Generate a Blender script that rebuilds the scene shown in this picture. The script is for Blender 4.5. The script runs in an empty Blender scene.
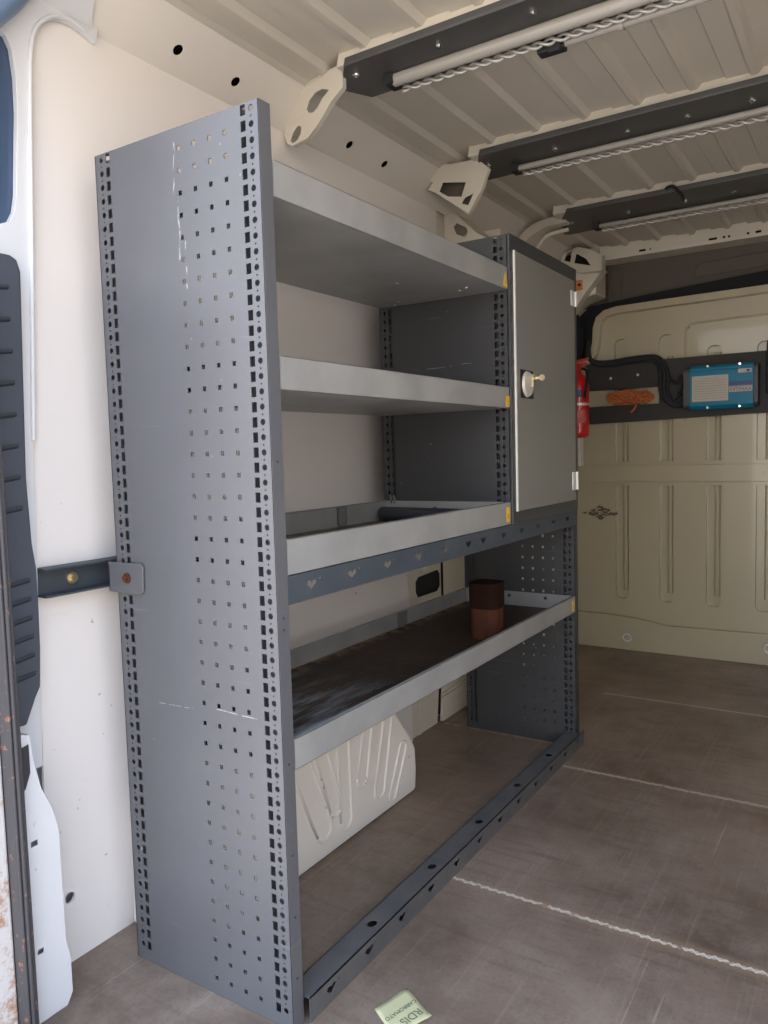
import bpy, bmesh, math, random
from mathutils import Vector, Matrix
from mathutils.geometry import tessellate_polygon
random.seed(7)
PI = math.pi
C = bpy.context.scene.collection
scn = bpy.context.scene

# ---------------------------------------------------------------- materials
def mat(name, col, rough=.5, metal=0., var=None, vscale=6., vamt=.5, bump=0., bscale=40., spec=.5, extra=None, coat=0.):
    m = bpy.data.materials.new(name); m.use_nodes = True
    nt = m.node_tree; N = nt.nodes; L = nt.links
    b = N['Principled BSDF']
    b.inputs['Base Color'].default_value = (*col, 1)
    b.inputs['Roughness'].default_value = rough
    b.inputs['Metallic'].default_value = metal
    b.inputs['Specular IOR Level'].default_value = spec
    if coat: b.inputs['Coat Weight'].default_value = coat
    tc = N.new('ShaderNodeTexCoord')
    cur = None
    if var is not None:
        n = N.new('ShaderNodeTexNoise'); n.inputs['Scale'].default_value = vscale; n.inputs['Detail'].default_value = 6
        L.new(tc.outputs['Object'], n.inputs['Vector'])
        r = N.new('ShaderNodeValToRGB'); r.color_ramp.elements[0].position = .5 - .25*vamt*2*.5; r.color_ramp.elements[1].position = .5 + .25
        L.new(n.outputs['Fac'], r.inputs['Fac'])
        mx = N.new('ShaderNodeMixRGB'); mx.inputs[1].default_value = (*col, 1); mx.inputs[2].default_value = (*var, 1)
        sc = N.new('ShaderNodeMath'); sc.operation = 'MULTIPLY'; sc.inputs[1].default_value = vamt
        L.new(r.outputs['Color'], sc.inputs[0]); L.new(sc.outputs[0], mx.inputs[0])
        cur = mx.outputs[0]
    if bump:
        n2 = N.new('ShaderNodeTexNoise'); n2.inputs['Scale'].default_value = bscale; n2.inputs['Detail'].default_value = 4
        L.new(tc.outputs['Object'], n2.inputs['Vector'])
        bp = N.new('ShaderNodeBump'); bp.inputs['Strength'].default_value = bump; bp.inputs['Distance'].default_value = .002
        L.new(n2.outputs['Fac'], bp.inputs['Height']); L.new(bp.outputs['Normal'], b.inputs['Normal'])
    if extra:
        cur = extra(nt, tc, cur, col)
    if cur is not None: L.new(cur, b.inputs['Base Color'])
    return m

def rgb(nt, col):
    n = nt.nodes.new('ShaderNodeRGB'); n.outputs[0].default_value = (*col, 1); return n.outputs[0]
def mth(nt, op, a, b=None, c=None, clamp=False):
    n = nt.nodes.new('ShaderNodeMath'); n.operation = op; n.use_clamp = clamp
    for i, v in enumerate((a, b, c)):
        if v is None: continue
        if isinstance(v, (int, float)): n.inputs[i].default_value = v
        else: nt.links.new(v, n.inputs[i])
    return n.outputs[0]
def noise(nt, vec, scale, detail=4, rough=.5):
    n = nt.nodes.new('ShaderNodeTexNoise'); n.inputs['Scale'].default_value = scale; n.inputs['Detail'].default_value = detail
    n.inputs['Roughness'].default_value = rough
    nt.links.new(vec, n.inputs['Vector']); return n.outputs['Fac']
def mapping(nt, vec, scale=(1, 1, 1), loc=(0, 0, 0), rot=(0, 0, 0)):
    n = nt.nodes.new('ShaderNodeMapping'); n.inputs['Scale'].default_value = scale; n.inputs['Location'].default_value = loc
    n.inputs['Rotation'].default_value = rot
    nt.links.new(vec, n.inputs['Vector']); return n.outputs['Vector']
def mix(nt, fac, a, b):
    n = nt.nodes.new('ShaderNodeMixRGB')
    for i, v in enumerate((fac, a, b)):
        if isinstance(v, (int, float)): n.inputs[i].default_value = v
        elif isinstance(v, tuple): n.inputs[i].default_value = (*v, 1)
        else: nt.links.new(v, n.inputs[i])
    return n.outputs[0]
def ramp(nt, v, lo, hi):
    n = nt.nodes.new('ShaderNodeMapRange'); n.inputs['From Min'].default_value = lo; n.inputs['From Max'].default_value = hi
    n.clamp = True; nt.links.new(v, n.inputs['Value']); return n.outputs['Result']
def sep(nt, vec):
    n = nt.nodes.new('ShaderNodeSeparateXYZ'); nt.links.new(vec, n.inputs[0]); return n.outputs

def floor_extra(nt, tc, cur, col):
    P = tc.outputs['Object']; X, Y, Z = sep(nt, P)
    c = mix(nt, ramp(nt, noise(nt, P, 2.3, 6, .6), .35, .68), (.275, .195, .140), (.12, .078, .052))
    c = mix(nt, mth(nt, 'MULTIPLY', ramp(nt, noise(nt, P, 7, 8, .75), .45, .75), .6), c, (.33, .26, .20))
    # fine long grain/scratches roughly along the van
    g = noise(nt, mapping(nt, P, (75, 1.5, 1), rot=(0, 0, .30)), 1.0, 5, .7)
    c = mix(nt, mth(nt, 'MULTIPLY', ramp(nt, g, .54, .75), .35), c, (.40, .30, .22))
    g2 = noise(nt, mapping(nt, P, (110, 2.2, 1), rot=(0, 0, -.12)), 1.0, 3, .5)
    c = mix(nt, mth(nt, 'MULTIPLY', ramp(nt, g2, .66, .74), .40), c, (.50, .40, .30))
    g3 = noise(nt, mapping(nt, P, (4, 40, 1), rot=(0, 0, .15)), 1.0, 3, .5)
    c = mix(nt, mth(nt, 'MULTIPLY', ramp(nt, g3, .55, .75), .35), c, (.07, .05, .04))
    sp = noise(nt, P, 120, 3, .6)
    c = mix(nt, mth(nt, 'MULTIPLY', ramp(nt, sp, .55, .75), .45), c, (.07, .055, .045))
    # reddish stains
    st = noise(nt, mapping(nt, P, (1, 1, 1), (3.1, 1.7, 0)), 5, 4, .6)
    c = mix(nt, mth(nt, 'MULTIPLY', ramp(nt, st, .62, .75), .45), c, (.17, .07, .045))
    # worn pale seams with a twisted dash pattern
    nz = noise(nt, P, 26, 3, .6)
    wv = mth(nt, 'SINE', mth(nt, 'MULTIPLY', X, 300))
    for y0, w, x0, amt in ((.566, .0062, .405, 1.), (1.30, .005, .405, .8), (2.07, .0052, .31, .85)):
        yy = mth(nt, 'ADD', Y, mth(nt, 'MULTIPLY', mth(nt, 'SUBTRACT', nz, .5), .012))
        d = mth(nt, 'ABSOLUTE', mth(nt, 'SUBTRACT', yy, y0))
        off = mth(nt, 'MULTIPLY', wv, .0034)
        d2 = mth(nt, 'ABSOLUTE', mth(nt, 'ADD', mth(nt, 'SUBTRACT', yy, y0), off))
        m1 = mth(nt, 'LESS_THAN', d2, w*.55)
        d3 = mth(nt, 'ABSOLUTE', mth(nt, 'SUBTRACT', mth(nt, 'SUBTRACT', yy, y0), off)); m1 = mth(nt, 'MAXIMUM', m1, mth(nt, 'MULTIPLY', mth(nt, 'LESS_THAN', d3, w*.3), .7))
        halo = mth(nt, 'MULTIPLY', mth(nt, 'SUBTRACT', 1., ramp(nt, d, 0., w*4)), .6)
        gate = mth(nt, 'GREATER_THAN', X, x0)
        brk = ramp(nt, noise(nt, P, 40, 2, .5), .3, .42)
        c = mix(nt, mth(nt, 'MULTIPLY', halo, gate), c, (.38, .24, .14))
        c = mix(nt, mth(nt, 'MULTIPLY', mth(nt, 'MULTIPLY', m1, gate), mth(nt, 'MULTIPLY', brk, amt)), c, (.62, .56, .46))
    d = mth(nt, 'ABSOLUTE', mth(nt, 'ADD', mth(nt, 'SUBTRACT', Y, 1.462), mth(nt, 'MULTIPLY', mth(nt, 'SUBTRACT', nz, .5), .02)))
    m = mth(nt, 'MULTIPLY', mth(nt, 'MULTIPLY', mth(nt, 'LESS_THAN', d, .005), mth(nt, 'LESS_THAN', X, .36)), ramp(nt, noise(nt, P, 45, 2, .5), .4, .55))
    c = mix(nt, mth(nt, 'MULTIPLY', m, .7), c, (.5, .38, .26))
    return c

def panel_extra(marks):
    # slate powder coat: faint smears, chips, and scratches given as (axis, centre, width, lo, hi, wobble)
    def f(nt, tc, cur, col):
        P = tc.outputs['Object']; X, Y, Z = sep(nt, P)
        c = mix(nt, mth(nt, 'MULTIPLY', ramp(nt, noise(nt, P, 3, 6, .6), .4, .7), .35), col, tuple(v*1.35 for v in col))
        s = noise(nt, mapping(nt, P, (3, 3, 70)), 1.2, 4, .6)
        c = mix(nt, mth(nt, 'MULTIPLY', ramp(nt, s, .66, .74), .12), c, (.35, .36, .37))
        sp = noise(nt, P, 55, 2, .4)
        c = mix(nt, mth(nt, 'MULTIPLY', ramp(nt, sp, .76, .80), .4), c, (.4, .4, .4))
        for ax, a0, w, lo, hi, wob, slope in marks:
            A, B = (X, Z) if ax == 'x' else (Z, X)
            nz = mth(nt, 'MULTIPLY', mth(nt, 'SUBTRACT', noise(nt, P, 14, 3, .6), .5), wob)
            ctr = mth(nt, 'ADD', mth(nt, 'ADD', nz, a0), mth(nt, 'MULTIPLY', mth(nt, 'SUBTRACT', B, lo), slope))
            d = mth(nt, 'ABSOLUTE', mth(nt, 'SUBTRACT', A, ctr))
            m = mth(nt, 'LESS_THAN', d, w)
            m = mth(nt, 'MULTIPLY', m, mth(nt, 'MULTIPLY', mth(nt, 'GREATER_THAN', B, lo), mth(nt, 'LESS_THAN', B, hi)))
            m = mth(nt, 'MULTIPLY', m, ramp(nt, noise(nt, P, 60, 2, .5), .42, .55))
            c = mix(nt, mth(nt, 'MULTIPLY', m, .5), c, (.5, .5, .48))
        return c
    return f

SLATE = (.094, .094, .098)
M = {}
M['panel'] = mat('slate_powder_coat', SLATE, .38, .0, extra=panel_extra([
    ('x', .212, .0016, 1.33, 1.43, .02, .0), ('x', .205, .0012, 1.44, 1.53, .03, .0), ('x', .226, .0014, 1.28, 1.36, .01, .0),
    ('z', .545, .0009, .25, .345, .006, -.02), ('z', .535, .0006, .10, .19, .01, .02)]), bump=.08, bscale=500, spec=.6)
M['panel_dark'] = mat('slate_powder_coat_shaded', (.046, .046, .047), .5, extra=panel_extra([  # same slate coat darkened, shade of the inner panels put into the colour
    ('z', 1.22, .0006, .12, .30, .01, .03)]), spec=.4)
M['beam'] = mat('blue_grey_beam_paint', (.052, .062, .072), .5, var=(.085, .095, .105), vscale=14, vamt=.4, spec=.3, bump=.05, bscale=300)
M['tray'] = mat('galvanised_tray', (.39, .385, .365), .42, .3, var=(.27, .265, .25), vscale=9, vamt=.7, bump=.05, bscale=60)
def oily(nt, tc, cur, col):
    P = tc.outputs['Object']; X, Y, Z = sep(nt, P)
    c = mix(nt, ramp(nt, noise(nt, P, 6, 8, .7), .4, .65), (.012, .007, .005), (.048, .027, .016))
    c = mix(nt, mth(nt, 'MULTIPLY', ramp(nt, noise(nt, P, 70, 4, .7), .58, .68), .6), c, (.17, .10, .06))
    s = noise(nt, mapping(nt, P, (30, 5, 1), rot=(0, 0, .9)), 1, 5, .6)
    gate = mth(nt, 'SUBTRACT', 1., ramp(nt, Y, .25, .55))
    c = mix(nt, mth(nt, 'MULTIPLY', mth(nt, 'MULTIPLY', ramp(nt, s, .46, .64), gate), .8), c, (.3, .34, .36))
    e = mth(nt, 'SUBTRACT', 1., ramp(nt, X, .015, .06))
    c = mix(nt, mth(nt, 'MULTIPLY', e, ramp(nt, noise(nt, P, 30, 4, .6), .4, .6)), c, (.3, .19, .10))
    return c
M['oily'] = mat('oily_liner', (.03, .02, .015), .45, extra=oily, bump=.3, bscale=60, spec=.25)
M['lining'] = mat('white_lining_board', (.80, .775, .745), .55, var=(.74, .70, .66), vscale=3, vamt=.3)
def lin(nt, tc, cur, col):
    P = tc.outputs['Object']
    c = mix(nt, mth(nt, 'MULTIPLY', ramp(nt, noise(nt, P, 2.5, 5, .6), .4, .75), .2), col, (.7, .68, .65))
    X, Y, Z = sep(nt, P)
    low = mth(nt, 'SUBTRACT', 1., ramp(nt, Z, .5, 1.1))
    sp = noise(nt, P, 38, 3, .6)
    c = mix(nt, mth(nt, 'MULTIPLY', mth(nt, 'MULTIPLY', ramp(nt, sp, .71, .75), low), .8), c, (.25, .15, .1))
    sm = noise(nt, mapping(nt, P, (1, 3, 9)), 2.5, 5, .7)
    c = mix(nt, mth(nt, 'MULTIPLY', mth(nt, 'MULTIPLY', ramp(nt, sm, .62, .8), low), .3), c, (.45, .42, .38))
    return c
M['lining'] = mat('white_lining_board', (.755, .705, .66), .5, extra=lin, spec=.5)
def paint_extra(dirt=.5, spec_col=(.12, .09, .06)):
    def f(nt, tc, cur, col):
        P = tc.outputs['Object']
        c = mix(nt, mth(nt, 'MULTIPLY', ramp(nt, noise(nt, P, 2, 6, .6), .4, .75), .3), col, tuple(v*.82 for v in col))
        sp = noise(nt, P, 34, 4, .7)
        return mix(nt, mth(nt, 'MULTIPLY', ramp(nt, sp, .70, .74), dirt), c, spec_col)
    return f
M['cream'] = mat('cream_body_paint', (.66, .61, .51), .38, extra=paint_extra(.3), coat=.2)
M['roof'] = mat('roof_paint', (.56, .515, .44), .45, extra=paint_extra(.15))
M['cove'] = mat('cove_paint', (.72, .67, .60), .45, extra=paint_extra(.15))
M['white'] = mat('white_body_paint', (.64, .64, .64), .35, extra=paint_extra(.6), coat=.3)
def bulk(nt, tc, cur, col):
    P = tc.outputs['Object']; X, Y, Z = sep(nt, P)
    c = mix(nt, mth(nt, 'MULTIPLY', ramp(nt, noise(nt, P, 2, 6, .6), .4, .75), .25), col, tuple(v*.8 for v in col))
    d = mth(nt, 'ADD', mth(nt, 'ABSOLUTE', mth(nt, 'SUBTRACT', Z, .665)), mth(nt, 'MULTIPLY', mth(nt, 'ABSOLUTE', mth(nt, 'SUBTRACT', X, .07)), .42))
    near = mth(nt, 'SUBTRACT', 1., ramp(nt, d, .03, .075))
    n1 = noise(nt, mapping(nt, P, (10, 1, 24)), 3.2, 4, .7)
    return mix(nt, mth(nt, 'MULTIPLY', ramp(nt, mth(nt, 'MULTIPLY', n1, near), .44, .50), .85), c, (.05, .035, .025))
M['bulk'] = mat('bulkhead_paint', (.43, .375, .25), .26, extra=bulk, coat=.35)
M['arch'] = mat('wheel_arch_paint', (.78, .73, .65), .5, extra=paint_extra(.8, (.2, .14, .1)))
def scuff(nt, tc, cur, col):
    P = tc.outputs['Object']
    n = noise(nt, mapping(nt, P, (1, 1, .6)), 26, 5, .7)
    c = mix(nt, mth(nt, 'MULTIPLY', ramp(nt, n, .62, .66), .75), col, (.2, .15, .11))
    return c
M['arch_rib'] = mat('scuffed_arch_paint', (.76, .71, .63), .5, extra=scuff)
M['black_plastic'] = mat('black_plastic', (.03, .033, .04), .5, bump=.1, bscale=200)
M['vent'] = mat('dark_vent_plastic', (.055, .062, .078), .5, bump=.1, bscale=150)
M['rubber'] = mat('black_rubber', (.035, .033, .036), .6)
def rusty(nt, tc, cur, col):
    P = tc.outputs['Object']
    n = noise(nt, P, 60, 4, .7)
    return mix(nt, mth(nt, 'MULTIPLY', ramp(nt, n, .6, .66), .8), col, (.28, .12, .06))
M['seal'] = mat('door_seal_rubber', (.05, .047, .05), .6, extra=rusty)
def rusty2(nt, tc, cur, col):
    P = tc.outputs['Object']
    n = noise(nt, P, 22, 6, .75)
    return mix(nt, ramp(nt, n, .5, .6), col, (.35, .2, .12))
M['jamb'] = mat('rusty_white_paint', (.52, .5, .48), .5, extra=rusty2)
M['clip'] = mat('dull_steel_clip', (.16, .16, .155), .5)
M['base_beam'] = mat('worn_dark_beam', (.085, .085, .085), .5, var=(.15, .135, .12), vscale=16, vamt=.55, bump=.05, bscale=300)
M['glass'] = mat('dark_blue_plastic', (.045, .075, .13), .25)
M['blue_edge'] = mat('blue_grey_door_edge', (.13, .2, .3), .35)
M['strip'] = mat('dark_roof_strip', (.062, .060, .058), .45, var=(.09, .09, .09), vscale=10, vamt=.4)
M['tube'] = mat('pale_tube', (.33, .31, .275), .35)
M['wire'] = mat('twisted_wire', (.5, .48, .44), .35, .3)
M['chrome'] = mat('bright_screw', (.8, .8, .78), .2, 1.)
M['brass'] = mat('brass_zinc', (.65, .55, .35), .35, .9)
M['door'] = mat('light_grey_door', (.23, .225, .20), .42, .1, var=(.20, .195, .17), vscale=4, vamt=.4)
M['door_edge'] = mat('pale_door_edge', (.72, .70, .64), .45)
M['frame'] = mat('dark_cabinet_frame', (.045, .047, .048), .45)
M['hinge'] = mat('zinc_hinge', (.75, .74, .70), .4, .3)
M['red'] = mat('extinguisher_red', (.62, .014, .02), .3, coat=.4)
M['yellow'] = mat('yellow_sticker', (.85, .52, .03), .5)
M['black'] = mat('matt_black', (.012, .012, .014), .7)
M['cloth_black'] = mat('black_felt', (.010, .010, .012), .9, bump=.3, bscale=90)
M['headliner'] = mat('brown_grey_headliner', (.105, .088, .072), .8, var=(.09, .072, .062), vscale=5, vamt=.5, bump=.2, bscale=200)
M['board'] = mat('dark_backing_board', (.028, .025, .022), .65, var=(.04, .035, .03), vscale=8, vamt=.4)
M['orange'] = mat('orange_cord', (.50, .14, .035), .7, var=(.3, .08, .02), vscale=60, vamt=.6)
M['orange_clip'] = mat('orange_clip', (.62, .2, .05), .5)
M['inv_blue'] = mat('inverter_blue', (.003, .17, .28), .4, spec=.3)
M['inv_dkblue'] = mat('inverter_stripe', (.01, .04, .16), .4)
M['inv_grey'] = mat('inverter_cap_grey', (.065, .066, .07), .5)
M['label'] = mat('white_label', (.48, .44, .37), .5)
M['ink_red'] = mat('red_ink', (.5, .08, .05), .6)
M['ink_blue'] = mat('blue_ink', (.03, .03, .2), .6)
M['ink_grey'] = mat('grey_ink', (.22, .22, .2), .6)
M['paper'] = mat('pale_green_paper', (.60, .55, .30), .7, var=(.48, .42, .2), vscale=30, vamt=.4)
M['ink_paper'] = mat('pencil', (.16, .17, .1), .7)
M['rust'] = mat('rusty_metal', (.085, .030, .014), .9, spec=.15, var=(.05, .02, .013), vscale=18, vamt=.9, bump=.3, bscale=80)
M['rust_dark'] = mat('dark_rusty_metal', (.022, .009, .005), .9, spec=.08, var=(.013, .006, .004), vscale=18, vamt=.8, bump=.3, bscale=80)
M['floor'] = mat('worn_plywood', (.2, .16, .13), .40, extra=floor_extra, bump=.15, bscale=90, spec=.5)
M['ground'] = mat('pale_concrete_ground', (.52, .43, .34), .8, var=(.44, .36, .29), vscale=2, vamt=.6)
M['dark_hole'] = mat('unlit_cavity', (.02, .018, .016), .9)  # near-black colour paints the shade inside wall and roof cavities

# ---------------------------------------------------------------- mesh helpers
def link(name, bm, m, parent=None, bevel=0., smooth=False, bseg=2):
    bmesh.ops.recalc_face_normals(bm, faces=bm.faces)
    me = bpy.data.meshes.new(name); bm.to_mesh(me); bm.free()
    me.materials.append(m)
    o = bpy.data.objects.new(name, me); C.objects.link(o)
    if parent: o.parent = parent
    if smooth:
        for p in me.polygons: p.use_smooth = True
    if bevel:
        md = o.modifiers.new('bevel', 'BEVEL'); md.width = bevel; md.segments = bseg; md.limit_method = 'ANGLE'; md.angle_limit = math.radians(35)
        if not smooth:
            pass
    return o
def empty(name, loc=(0, 0, 0)):
    o = bpy.data.objects.new(name, None); C.objects.link(o); o.location = loc; o.empty_display_size = .05; return o
def thing(name, label, cat, loc=(0, 0, 0), group=None):
    return tag(empty(name, loc), label, cat, group)
def tag(o, label, cat, group=None):
    o['label'] = label; o['category'] = cat
    if group: o['group'] = group
    return o
def st(o, label=None):
    o['kind'] = 'structure'
    if label: o['label'] = label
    return o
def box(bm, a, b):
    vs = [bm.verts.new((x, y, z)) for x in (a[0], b[0]) for y in (a[1], b[1]) for z in (a[2], b[2])]
    for f in ((0, 1, 3, 2), (4, 6, 7, 5), (0, 4, 5, 1), (2, 3, 7, 6), (0, 2, 6, 4), (1, 5, 7, 3)):
        bm.faces.new([vs[i] for i in f])
def B(*boxes):
    bm = bmesh.new()
    for a, b in boxes: box(bm, a, b)
    return bm
def prism(bm, pts, off, holes=()):
    """pts: 3-D outline; off: extrusion vector; holes: list of 3-D outlines in the same plane"""
    loops = [[Vector(p) for p in pts]] + [[Vector(p) for p in h] for h in holes]
    off = Vector(off)
    flat = [v for l in loops for v in l]
    tris = tessellate_polygon(loops)
    va = [bm.verts.new(v) for v in flat]; vb = [bm.verts.new(v + off) for v in flat]
    for t in tris:
        try:
            bm.faces.new([va[i] for i in t]); bm.faces.new([vb[i] for i in reversed(t)])
        except ValueError: pass
    k = 0
    for l in loops:
        n = len(l)
        for i in range(n):
            j = (i+1) % n
            bm.faces.new((va[k+i], va[k+j], vb[k+j], vb[k+i]))
        k += n
def cyl(bm, p0, p1, r0, r1=None, n=20, caps=True):
    r1 = r0 if r1 is None else r1
    p0 = Vector(p0); p1 = Vector(p1); d = (p1-p0).normalized()
    u = d.orthogonal().normalized(); w = d.cross(u)
    A = []; Bv = []
    for i in range(n):
        t = 2*PI*i/n; q = u*math.cos(t) + w*math.sin(t)
        A.append(bm.verts.new(p0+q*r0)); Bv.append(bm.verts.new(p1+q*r1))
    for i in range(n):
        j = (i+1) % n; bm.faces.new((A[i], A[j], Bv[j], Bv[i]))
    if caps: bm.faces.new(A[::-1]); bm.faces.new(Bv)
def tube(bm, path, r, n=10):
    path = [Vector(p) for p in path]; rings = []; u = None
    for i, p in enumerate(path):
        d = (path[min(i+1, len(path)-1)] - path[max(i-1, 0)]).normalized()
        if u is None: u = d.orthogonal().normalized()
        u = (u - d*u.dot(d)).normalized(); w = d.cross(u)
        rings.append([bm.verts.new(p + (u*math.cos(2*PI*k/n) + w*math.sin(2*PI*k/n))*r) for k in range(n)])
    for a, b in zip(rings, rings[1:]):
        for k in range(n):
            j = (k+1) % n; bm.faces.new((a[k], a[j], b[j], b[k]))
    bm.faces.new(rings[0][::-1]); bm.faces.new(rings[-1])
def spline(pts, sub=8):
    P = [Vector(p) for p in pts]; P = [P[0]*2-P[1]] + P + [P[-1]*2-P[-2]]; out = []
    for i in range(1, len(P)-2):
        for k in range(sub):
            t = k/sub; a, b, c, d = P[i-1:i+3]
            out.append(.5*((2*b) + (c-a)*t + (2*a-5*b+4*c-d)*t*t + (3*b-a-3*c+d)*t**3))
    out.append(P[-2]); return out
def lathe(bm, prof, centre, n=24):
    cx, cy = centre; rings = []
    for r, z in prof:
        rings.append([bm.verts.new((cx+r*math.cos(2*PI*k/n), cy+r*math.sin(2*PI*k/n), z)) for k in range(n)])
    for a, b in zip(rings, rings[1:]):
        for k in range(n):
            j = (k+1) % n; bm.faces.new((a[k], a[j], b[j], b[k]))
    bm.faces.new(rings[0][::-1]); bm.faces.new(rings[-1])
def ribbon(bm, pts, w, y0, y1):
    """bent bar in the XZ plane: centre line pts (x,z), width w, from y0 to y1"""
    P = [Vector((p[0], 0, p[1])) for p in pts]; L_, R_ = [], []
    for i, p in enumerate(P):
        d = (P[min(i+1, len(P)-1)] - P[max(i-1, 0)]).normalized(); nrm = Vector((-d.z, 0, d.x))
        L_.append(p+nrm*w/2); R_.append(p-nrm*w/2)
    o = L_ + R_[::-1]
    prism(bm, [(v.x, y0, v.z) for v in o], (0, y1-y0, 0))
def text(name, s, size, mtx, m, parent, ext=.0004):
    cu = bpy.data.curves.new(name, 'FONT'); cu.body = s; cu.size = size; cu.extrude = ext; cu.align_x = 'CENTER'; cu.align_y = 'CENTER'
    o = bpy.data.objects.new(name, cu); C.objects.link(o)
    dg = bpy.context.evaluated_depsgraph_get(); me = bpy.data.meshes.new_from_object(o.evaluated_get(dg))
    bpy.data.objects.remove(o); me.materials.clear(); me.materials.append(m)
    me.transform(mtx)
    q = bpy.data.objects.new(name, me); C.objects.link(q); q.parent = parent; return q

# perforated sheet in an XZ plane (thickness along +Y), made of vertical strips
def perf(bm, x0, x1, z0, z1, y, t, strips):
    """strips: (xa, xb, cell_h, [(z, kind, w, h)...]) sorted; holes centred in the strip"""
    def quad(pts):
        bm.faces.new([bm.verts.new((a, y, b)) for a, b in pts]); bm.faces.new([bm.verts.new((a, y+t, b)) for a, b in reversed(pts)])
    def rect(a, b, c, d):
        if b-a > 1e-6 and d-c > 1e-6: quad([(a, c), (b, c), (b, d), (a, d)])
    xc = x0
    for xa, xb, ch, holes in strips:
        rect(xc, xa, z0, z1); zc = z0; xm = (xa+xb)/2
        for z, kind, w, h in sorted(holes):
            c0, c1 = z-ch(kind)/2, z+ch(kind)/2
            rect(xa, xb, zc, c0)
            if kind == 'r':
                inner = [(xm-w/2, z-h/2), (xm+w/2, z-h/2), (xm+w/2, z+h/2), (xm-w/2, z+h/2)]
                outer = [(xa, c0), (xb, c0), (xb, c1), (xa, c1)]
            else:
                inner = [(xm+w/2*math.cos(math.radians(a)), z+w/2*math.sin(math.radians(a))) for a in range(-135, 225, 45)]
                outer = [(xa, c0), (xm, c0), (xb, c0), (xb, z), (xb, c1), (xm, c1), (xa, c1), (xa, z)]
            n = len(inner)
            for i in range(n):
                j = (i+1) % n; quad([outer[i], outer[j], inner[j], inner[i]])
                a, b = inner[i], inner[j]
                bm.faces.new([bm.verts.new(v) for v in ((a[0], y, a[1]), (b[0], y, b[1]), (b[0], y+t, b[1]), (a[0], y+t, a[1]))])
            zc = c1
        rect(xa, xb, zc, z1); xc = xb
    rect(xc, x1, z0, z1)
    for a, b in (((x0, z0), (x1, z0)), ((x1, z0), (x1, z1)), ((x1, z1), (x0, z1)), ((x0, z1), (x0, z0))):
        bm.faces.new([bm.verts.new(v) for v in ((a[0], y, a[1]), (b[0], y, b[1]), (b[0], y+t, b[1]), (a[0], y+t, a[1]))])

D, H, Lr, L1, FW = .40, 1.55, 1.496, .964, .0276
def edge_strips(z0, z1):
    pitch = (1.515-.033)/60
    zs = [1.5393 - pitch*k for k in range(62)]
    zs = [z for z in zs if z0+.012 < z < z1-.009]
    chs = lambda k: pitch*.84
    slots = [(z, 'r', .0108, .0168) for z in zs]
    chc = lambda k: .0122
    circ = [(z, 'c', .0108, 0) for z in zs] + [(z-pitch/2, 'c', .0034, 0) for z in zs[:-1]]
    return (lambda x: (x-.007, x+.007, chs, slots)), (lambda x: (x-.0065, x+.0065, chc, circ))
def side_panel(name, y, t, z0, z1, squares, m, parent, flange_dir=1, label=None):
    bm = bmesh.new(); S, Q = edge_strips(z0, z1)
    strips = [Q(.0175), S(.035)]
    if squares:
        p = (1.515-.033)/40; zz = [1.515-p*k for k in range(41)]; zz = [z for z in zz if z0+.02 < z < z1-.02]
        for x in (.2185, .255, .291, .3265):
            strips.append((x-.009, x+.009, lambda k: .02, [(z, 'r', .0080, .0082) for z in zz]))
    strips += [S(.367), Q(.384)]
    perf(bm, 0, D, z0, z1, y, t, strips)
    # folded front and back flanges
    for xa, xb in ((D-.0015, D+.0005), (-.0005, .0015)):
        box(bm, (xa, y, z0), (xb, y+FW, z1))
    for xa, xb in ((D-.048, D-.0015), (.0015, .048)):
        box(bm, (xa, y+FW-.0015, z0), (xb, y+FW, z1))
    box(bm, (D-.048, y+.012, z0), (D-.0465, y+FW, z1)); box(bm, (.0465, y+.012, z0), (.048, y+FW, z1))
    return link(name, bm, m, parent)

# ================================================================ SETTING
# --- floor, ground
o = st(link('floor', B(((-.149, -.34, -.02), (1.75, 2.81, 0))), M['floor']))
st(link('trim_1', B(((-.12, -.40, -.06), (1.77, -.34, .0))), M['white']))                # rear sill
bm = bmesh.new(); box(bm, (-14, -16, -.72), (16, 10, -.70)); st(link('ground', bm, M['ground']), 'pale paved ground outside the van')
# --- ceiling with lengthwise pressed ribs
bm = bmesh.new()
CZ = -.011
prof = [(0.0, 1.911), (.012, 1.926+CZ)]
x = .079
while x < 1.62:
    prof += [(x-.062, 1.928+CZ), (x-.015, 1.928+CZ), (x-.008, 1.920+CZ), (x+.008, 1.920+CZ), (x+.014, 1.929+CZ), (x+.019, 1.935+CZ), (x+.074, 1.935+CZ), (x+.079, 1.928+CZ)]
    x += .145
prof = [p for p in prof if p[0] >= 0 and p[0] < 1.62]
prof.sort(key=lambda p: p[0])
prof += [(1.64, 1.926+CZ), (1.65, 1.911)]
ring0 = [bm.verts.new((a, -.34, b)) for a, b in prof]; ring1 = [bm.verts.new((a, 3.10, b)) for a, b in prof]
top0 = [bm.verts.new((a, -.34, 1.96)) for a, b in prof]; top1 = [bm.verts.new((a, 3.10, 1.96)) for a, b in prof]
for i in range(len(prof)-1):
    bm.faces.new((ring0[i], ring0[i+1], ring1[i+1], ring1[i])); bm.faces.new((top0[i], top1[i], top1[i+1], top0[i+1]))
    bm.faces.new((ring0[i], top0[i], top0[i+1], ring0[i+1])); bm.faces.new((ring1[i], ring1[i+1], top1[i+1], top1[i]))
bm.faces.new((ring0[0], ring1[0], top1[0], top0[0])); bm.faces.new((ring0[-1], top0[-1], top1[-1], ring1[-1]))
st(link('ceiling', bm, M['roof']))
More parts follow.
